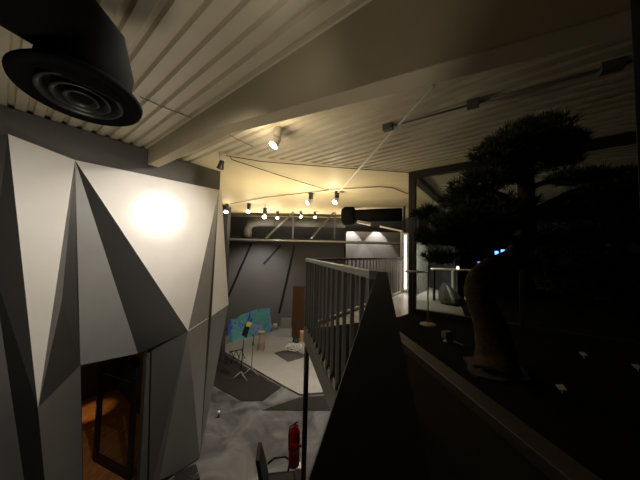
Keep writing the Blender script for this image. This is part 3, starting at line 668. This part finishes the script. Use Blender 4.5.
def tuft(bm, c, up_, n, L):
    for _ in range(n):
        d_ = (up_ + Vector((random.gauss(0,.7), random.gauss(0,.7), random.gauss(0,.45)))).normalized()
        _, x_, u_ = frame(d_, Vector((random.random()-.5, random.random()-.5, .3))); l_ = L*random.uniform(.7,1.2); w_ = .0042
        a = bm.verts.new(c - x_*w_); b = bm.verts.new(c + x_*w_); e_ = bm.verts.new(c + d_*l_ + x_*w_*.4); g_ = bm.verts.new(c + d_*l_ - x_*w_*.4 )
        bm.faces.new((a, b, e_, g_))
for (x_, y_, D_, rx, rz_, bi) in pads:
    c_ = T(x_, y_, D_); s0 = tp[bi]
    mid = s0.lerp(c_, .55) + Z*(.05 if y_ < 230 else .10) + Vector((0,0,random.uniform(-.03,.03)))
    bp_, bq_ = smooth([s0, mid, c_-Z*rz_*.35], [.035,.024,.012])
    bm = new(); tube(bm, bp_, bq_, 7)
    for k_ in range(7):
        a = random.uniform(0,6.28); e_ = c_+Vector((math.cos(a)*rx*.75, math.sin(a)*rx*.75, rz_*random.uniform(-.3,.2))); tube(bm, [c_-Z*rz_*.35, c_.lerp(e_,.5)-Z*rz_*.1, e_], [.010,.008,.005], 5)
    br_ = obj('branch', bm, m_bark, tree)
    bm = new(); n_t = int(150*rx/.25)
    for _ in range(n_t):
        a = random.uniform(0,6.28); q = math.sqrt(random.random()); h_ = random.uniform(-1,1)*math.sqrt(max(0,1-q*q))
        lump = 1+.18*math.sin(3*a+x_)+.1*math.sin(5*a+y_)
        tuft(bm, c_+Vector((math.cos(a)*q*rx*lump, math.sin(a)*q*rx*lump, h_*rz_)), Vector((math.cos(a)*q*.6, math.sin(a)*q*.6, .55+.2*h_)), 15, .085)
    obj('needle_pad', bm, m_needle, br_)
# pale root collar stone
bm = new(); ring = [base+Vector((math.cos(R(30*i))*(.30+.06*math.sin(i*2.1)), math.sin(R(30*i))*(.27+.05*math.cos(i*1.7)), -.005)) for i in range(12)]
prism(bm, ring, Z*.03); obj('root_collar', bm, m_kerb, tree)

# slender wooden stand with a plate
ps = onz(428, 325, DECK+.045); pt = onp(428, 266, ps, Vector((0,1,0))).z
so2 = thing('wooden_stand', ps, 'slender wooden stand with a small plate near the glazing post', 'stand')
bm = new(); lathe(bm, [(.13,0), (.13,.02), (.05,.035), (.02,.04)], ps, n=20); obj('base', bm, m_tan, so2)
bm = new(); tube(bm, [ps+Z*.03, Vector((ps.x,ps.y,pt))], .013, 8); obj('pole', bm, m_tan, so2)
plc = onp(414, 272, ps, Vector((0,1,0))); bm = new(); lathe(bm, [(.10,-.012), (.155,.0), (.155,.016), (.01,.01)], plc, n=24); obj('plate', bm, m_tan, so2)
bm = new(); bar(bm, plc, Vector((ps.x,ps.y,plc.z)), .02, .014); obj('arm', bm, m_tan, so2)
# garden uplight
us = onz(447, 342, DECK+.045)
uo = thing('garden_spotlight', us, 'small dark garden spotlight with a cable between stand and trunk', 'spotlight')
bm = new(); lathe(bm, [(.05,0), (.05,.015), (.012,.02), (.012,.06)], us, n=14); obj('base', bm, m_rail, uo)
bm = new(); box(bm, (us.x, us.y, us.z+.10), (.13,.09,.09), R(20)); obj('lamp_head', bm, m_rail, uo, bevel=.01)
ub = thing; bm = new(); tube(bm, [us+Vector((.09,0,.01)), onz(462,345,DECK+.055), onz(464,346,DECK+.056)], .010, 6); tag(obj('cable', bm, m_rail, loc=us), 'dark cable lying on the soil between garden spotlight and trunk', 'cable')
# plant tags
for (x_, y_, lb) in ((584,356,'white plant tag standing in the dark soil right of the trunk'), (562,391,'grey plant tag lying on the soil near the kerb'), (638,369,'pale plant tag at the right edge of the planting bed')):
    p_ = onz(x_, y_+2, DECK+.045); bm = new()
    bar(bm, p_-Z*.03, p_+Z*.035, .006, .006); pr_ = tag(obj('plant_tag', bm, m_paper, loc=p_), lb, 'plant tag', 'plant tags')
    bm = new(); prism(bm, [p_+Vector((-.035,-.01,.03)), p_+Vector((.035,-.01,.03)), p_+Vector((.04,.03,.055)), p_+Vector((-.03,.03,.055))], Z*.004); obj('face', bm, m_paper, pr_)

# ================================================================== GALLERY BEYOND THE GLASS
# high white table
ta = onz(433, 300, DECK); th_ = EYE-.37
t0 = atD(432, 269, 6.6); t1 = atD(474, 269.5, 6.4)
tb = thing('high_table', (t0+t1)/2-Z*((t0+t1)/2).z+Z*DECK, 'narrow white high table beyond the glass', 'table')
zt_ = t0.z; bm = new(); bar(bm, t0, Vector((t1.x,t1.y,zt_)), .35, .035); obj('table_top', bm, m_paper, tb)
for f_ in (.05, .62, .97):
    p_ = t0.lerp(t1, f_); p_.z = DECK; bm = new(); bar(bm, p_, Vector((p_.x,p_.y,zt_)), .05, .05, Vector((0,1,0))); obj('leg', bm, m_black, tb)
cu = t0.lerp(t1,.62); cu.z = zt_+.018; bm = new(); lathe(bm, [(.035,0), (.04,.02), (.035,.06), (.02,.08)], cu, n=14); tag(obj('table_lamp', bm, m_led, loc=cu), 'small glowing lamp standing on the white high table', 'lamp')
# pointed beanbag
bb = onz(450, 304, DECK)
be = thing('beanbag', bb, 'pointed dark grey beanbag with a pale stripe on the gallery floor', 'beanbag')
bm = new(); rs = []
for i, (h_, r0, ox, oy) in enumerate(((0,.20,.02,0), (.06,.27,.02,0), (.18,.26,.0,0), (.32,.20,-.05,.02), (.44,.12,-.09,.03), (.52,.05,-.12,.04))):
    rs.append([bm.verts.new(bb+Vector((ox+math.cos(R(36*k_))*r0*(1+.07*math.sin(3*k_+i)), oy+math.sin(R(36*k_))*r0, h_))) for k_ in range(10)])
for r0, r1 in zip(rs, rs[1:]):
    for k_ in range(10): bm.faces.new((r0[k_], r0[(k_+1)%10], r1[(k_+1)%10], r1[k_]))
bm.faces.new(rs[0][::-1]); bm.faces.new(rs[-1]); obj('sack', bm, m_bag, be)
bm = new()
tube(bm, [bb+Vector((-.06,-.265,.08)), bb+Vector((-.06,-.25,.2)), bb+Vector((-.09,-.165,.34)), bb+Vector((-.12,-.07,.47))], [.04,.05,.04,.02], 8); obj('stripe', bm, m_bagl, be)
# low bench block and clutter by the table
bk_ = onz(469, 300, DECK); bm = new(); box(bm, (bk_.x, bk_.y, DECK+.13), (.16,.16,.26), R(20)); tag(obj('paper_bag', bm, m_paper, loc=bk_, bevel=.01), 'small pale paper bag on the floor beside the table leg', 'bag')
dk = onz(462, 299, DECK); bm = new(); box(bm, (dk.x-.0, dk.y+.35, DECK+.42), (.20,.08,.84), R(15)); tag(obj('display_panel', bm, m_pale, loc=dk), 'upright pale display panel behind the beanbag', 'panel')
# screens
for (x0, y0, x1, y1, D_, mm, lb) in ((501,249.5,508,252.5,7.5,m_cyan,'bright cyan screen high beyond the glass, right of the trunk bend'), (495,251,498.5,257,7.5,m_cyan,'narrow upright cyan screen beside the wider one'), (478,261.5,486,267,6.9,m_violet,'small violet screen just left of the trunk bend')):
    a = atD(x0,y0,D_); b = atD(x1,y1,D_); lo, hi = min(a.z,b.z), max(a.z,b.z)
    s_ = thing('screen', Vector(((a.x+b.x)/2, D_, lo)), lb, 'screen')
    bm = new(); box(bm, ((a.x+b.x)/2, D_+.03, (lo+hi)/2), (b.x-a.x+.03, .04, hi-lo+.03)); obj('casing', bm, m_black, s_)
    bm = new(); box(bm, ((a.x+b.x)/2, D_+.005, (lo+hi)/2), (b.x-a.x, .008, hi-lo)); obj('display', bm, mm, s_)
    bm = new(); bar(bm, Vector(((a.x+b.x)/2, D_+.05, DECK)), Vector(((a.x+b.x)/2, D_+.05, hi)), .04, .04, Vector((0,1,0))); obj('stand', bm, m_black, s_)
# paper notice on the right glazing
nf = onp(593.5, 236.5, PL-W*.02, W); nn = onp(610, 256, PL-W*.02, W)
bm = new(); prism(bm, [nf, Vector((nn.x,nn.y,nf.z)), nn, Vector((nf.x,nf.y,nn.z))], -W*.006)
tag(obj('paper_notice', bm, m_paper, loc=nn), 'blank white paper notice on the dark glass at the right', 'notice')
# ceiling bar light in the gallery
l0 = atD(430,222.5,6.2); l1 = atD(459,222.5,6.2)
lo_ = thing('bar_lamp', (l0+l1)/2, 'thin hanging bar lamp beyond the glass with a bright end', 'lamp')
bm = new(); bar(bm, l0, l1, .05, .05); obj('body', bm, m_gsteel, lo_)
bm = new(); bar(bm, l1-Vector((.09,0,.03)), l1-Vector((0,0,.03)), .05, .03); obj('bulb', bm, m_lampfar, lo_)
for q in (l0.lerp(l1,.1), l0.lerp(l1,.9)):
    bm = new(); tube(bm, [q, Vector((q.x,q.y,CEIL))], .006, 6); obj('hanger', bm, m_rail, lo_)

# ================================================================== LIGHT
warm = (1,.82,.58); neut = (1,.91,.80)
spotlight(pA + (hot-pA).normalized()*.30, hot, 90, 26, 1, neut, .03); spotlight(pA + (hot-pA).normalized()*.30, hot, 80, 64, 1, neut, .03)
# added unseen spotlight above the frame, brightening the tall white panel
pS = Vector((-.05, 1.22, CEIL-.002)); tS = onwall(42, 220, .1)
spot_fixture('track_spotlight', pS, (tS-pS), 'added unseen white spotlight above the frame aimed at the tall white panel', m_blackg, m_wfix, m_lamp, 1.1)
spotlight(pS + (tS-pS).normalized()*.32, onwall(70, 315, .1), 138, 82, 1, neut, .05)
# stage spots
for p_, t_, w_, a_ in ((atD(249,208,8.8), Vector((-2.2,9.2,0)), 260, 75), (atD(265,214,8.9), Vector((-2.2,11.6,0.4)), 300, 75), (pC-Z*.3, Vector((-1.6,7.6,0)), 200, 80), (pD-Z*.3, Vector((-.4,6.2,0)), 170, 85), (atD(301,214,10.2), Vector((.2,10.2,.0)), 160, 75)):
    spotlight(p_, t_, w_*1.6, a_, .8, neut, .05)
spotlight((-1.0, .4, .7), (-1.3, 2.2, CEIL), 88, 110, 1, (1,.89,.72), .5)  # added upward flood without a fitting, brightens the near ceiling
spotlight((-1.0, 6.3, 3.4), (-.6, 7.2, CEIL), 230, 150, 1, (1,.82,.52), .2)  # another added flood, no fitting, brightens the ceiling over the stage
# canopy uplights and general glow of the far lamps
for x_ in (-2.6, -.6, 1.6):
    area((x_, YC-.1, EYE+.56), (x_, YC-.6, CEIL+3), 17, .9, .12, warm)
for (x_, y_, D_, s_) in far_px[:5]:
    point(atD(x_, y_+9, D_-.15), 5, warm, .08)
point(pD+Vector((-.1,-.12,-.42)), 9, warm, .08); point(pC+Vector((-.15,-.1,-.40)), 4, warm, .08); point(pA+Vector((-.1,-.1,-.38)), 9, warm, .06)
# scalloped downlights on the pale strip
for px in (352, 378):
    p_ = atD(px, 221, 11.20); spotlight(p_, Vector((p_.x, 11.24, 3.0)), 120, 74, .25, neut, .03)
    bm = new(); lathe(bm, [(.06,0), (.06,.14), (.05,.15)], p_+Z*.01, n=14); tag(obj('downlight', bm, m_black, loc=p_), 'small black downlight over the %s light pool on the pale wall' % ('left' if px < 360 else 'right'), 'downlight')
for px in (250, 350, 385):
    p_ = atD(px, 245, 11.6); p_.z = EYE+.30; spotlight(p_, Vector((p_.x, 13.4, 2.0)), 60, 120, .8, neut, .05)
# gallery beyond the glass
gl = atD(430, 226, 6.6); spotlight(atD(462, 225, 6.3), ga+gd*.7+Z*.9, 190, 60, .8, neut, .06)
spotlight(gl, Vector((gl.x-.1, gl.y+.9, DECK)), 80, 62, .9, neut, .08)
spotlight(Vector((2.5, 6.4, CEIL-.3)), Vector((2.5, 6.9, DECK)), 45, 80, .7, (1,.88,.82), .06)
# lit room behind the doorway
wl = wp(-2.2, 2.7)+B*2.4; spotlight(wl, onz(92, 411, .02), 110, 18, .7, (1,.62,.28), .03)
point(wp(-1.6, 2.3)+B*2.2, 5, (1,.6,.3), .1)
wd = bpy.data.worlds.new('world'); sc.world = wd; wd.use_nodes = True
wd.node_tree.nodes['Background'].inputs[0].default_value = (.5,.45,.38,1); wd.node_tree.nodes['Background'].inputs[1].default_value = .0015

sc.view_settings.view_transform = 'Standard'; sc.view_settings.look = 'None'; sc.view_settings.gamma = 1; sc.view_settings.exposure = 1.0; sc.view_settings.use_curve_mapping = False
sc.cycles.use_denoising = True; sc.cycles.max_bounces = 8; sc.cycles.diffuse_bounces = 5; sc.cycles.sample_clamp_indirect = 6
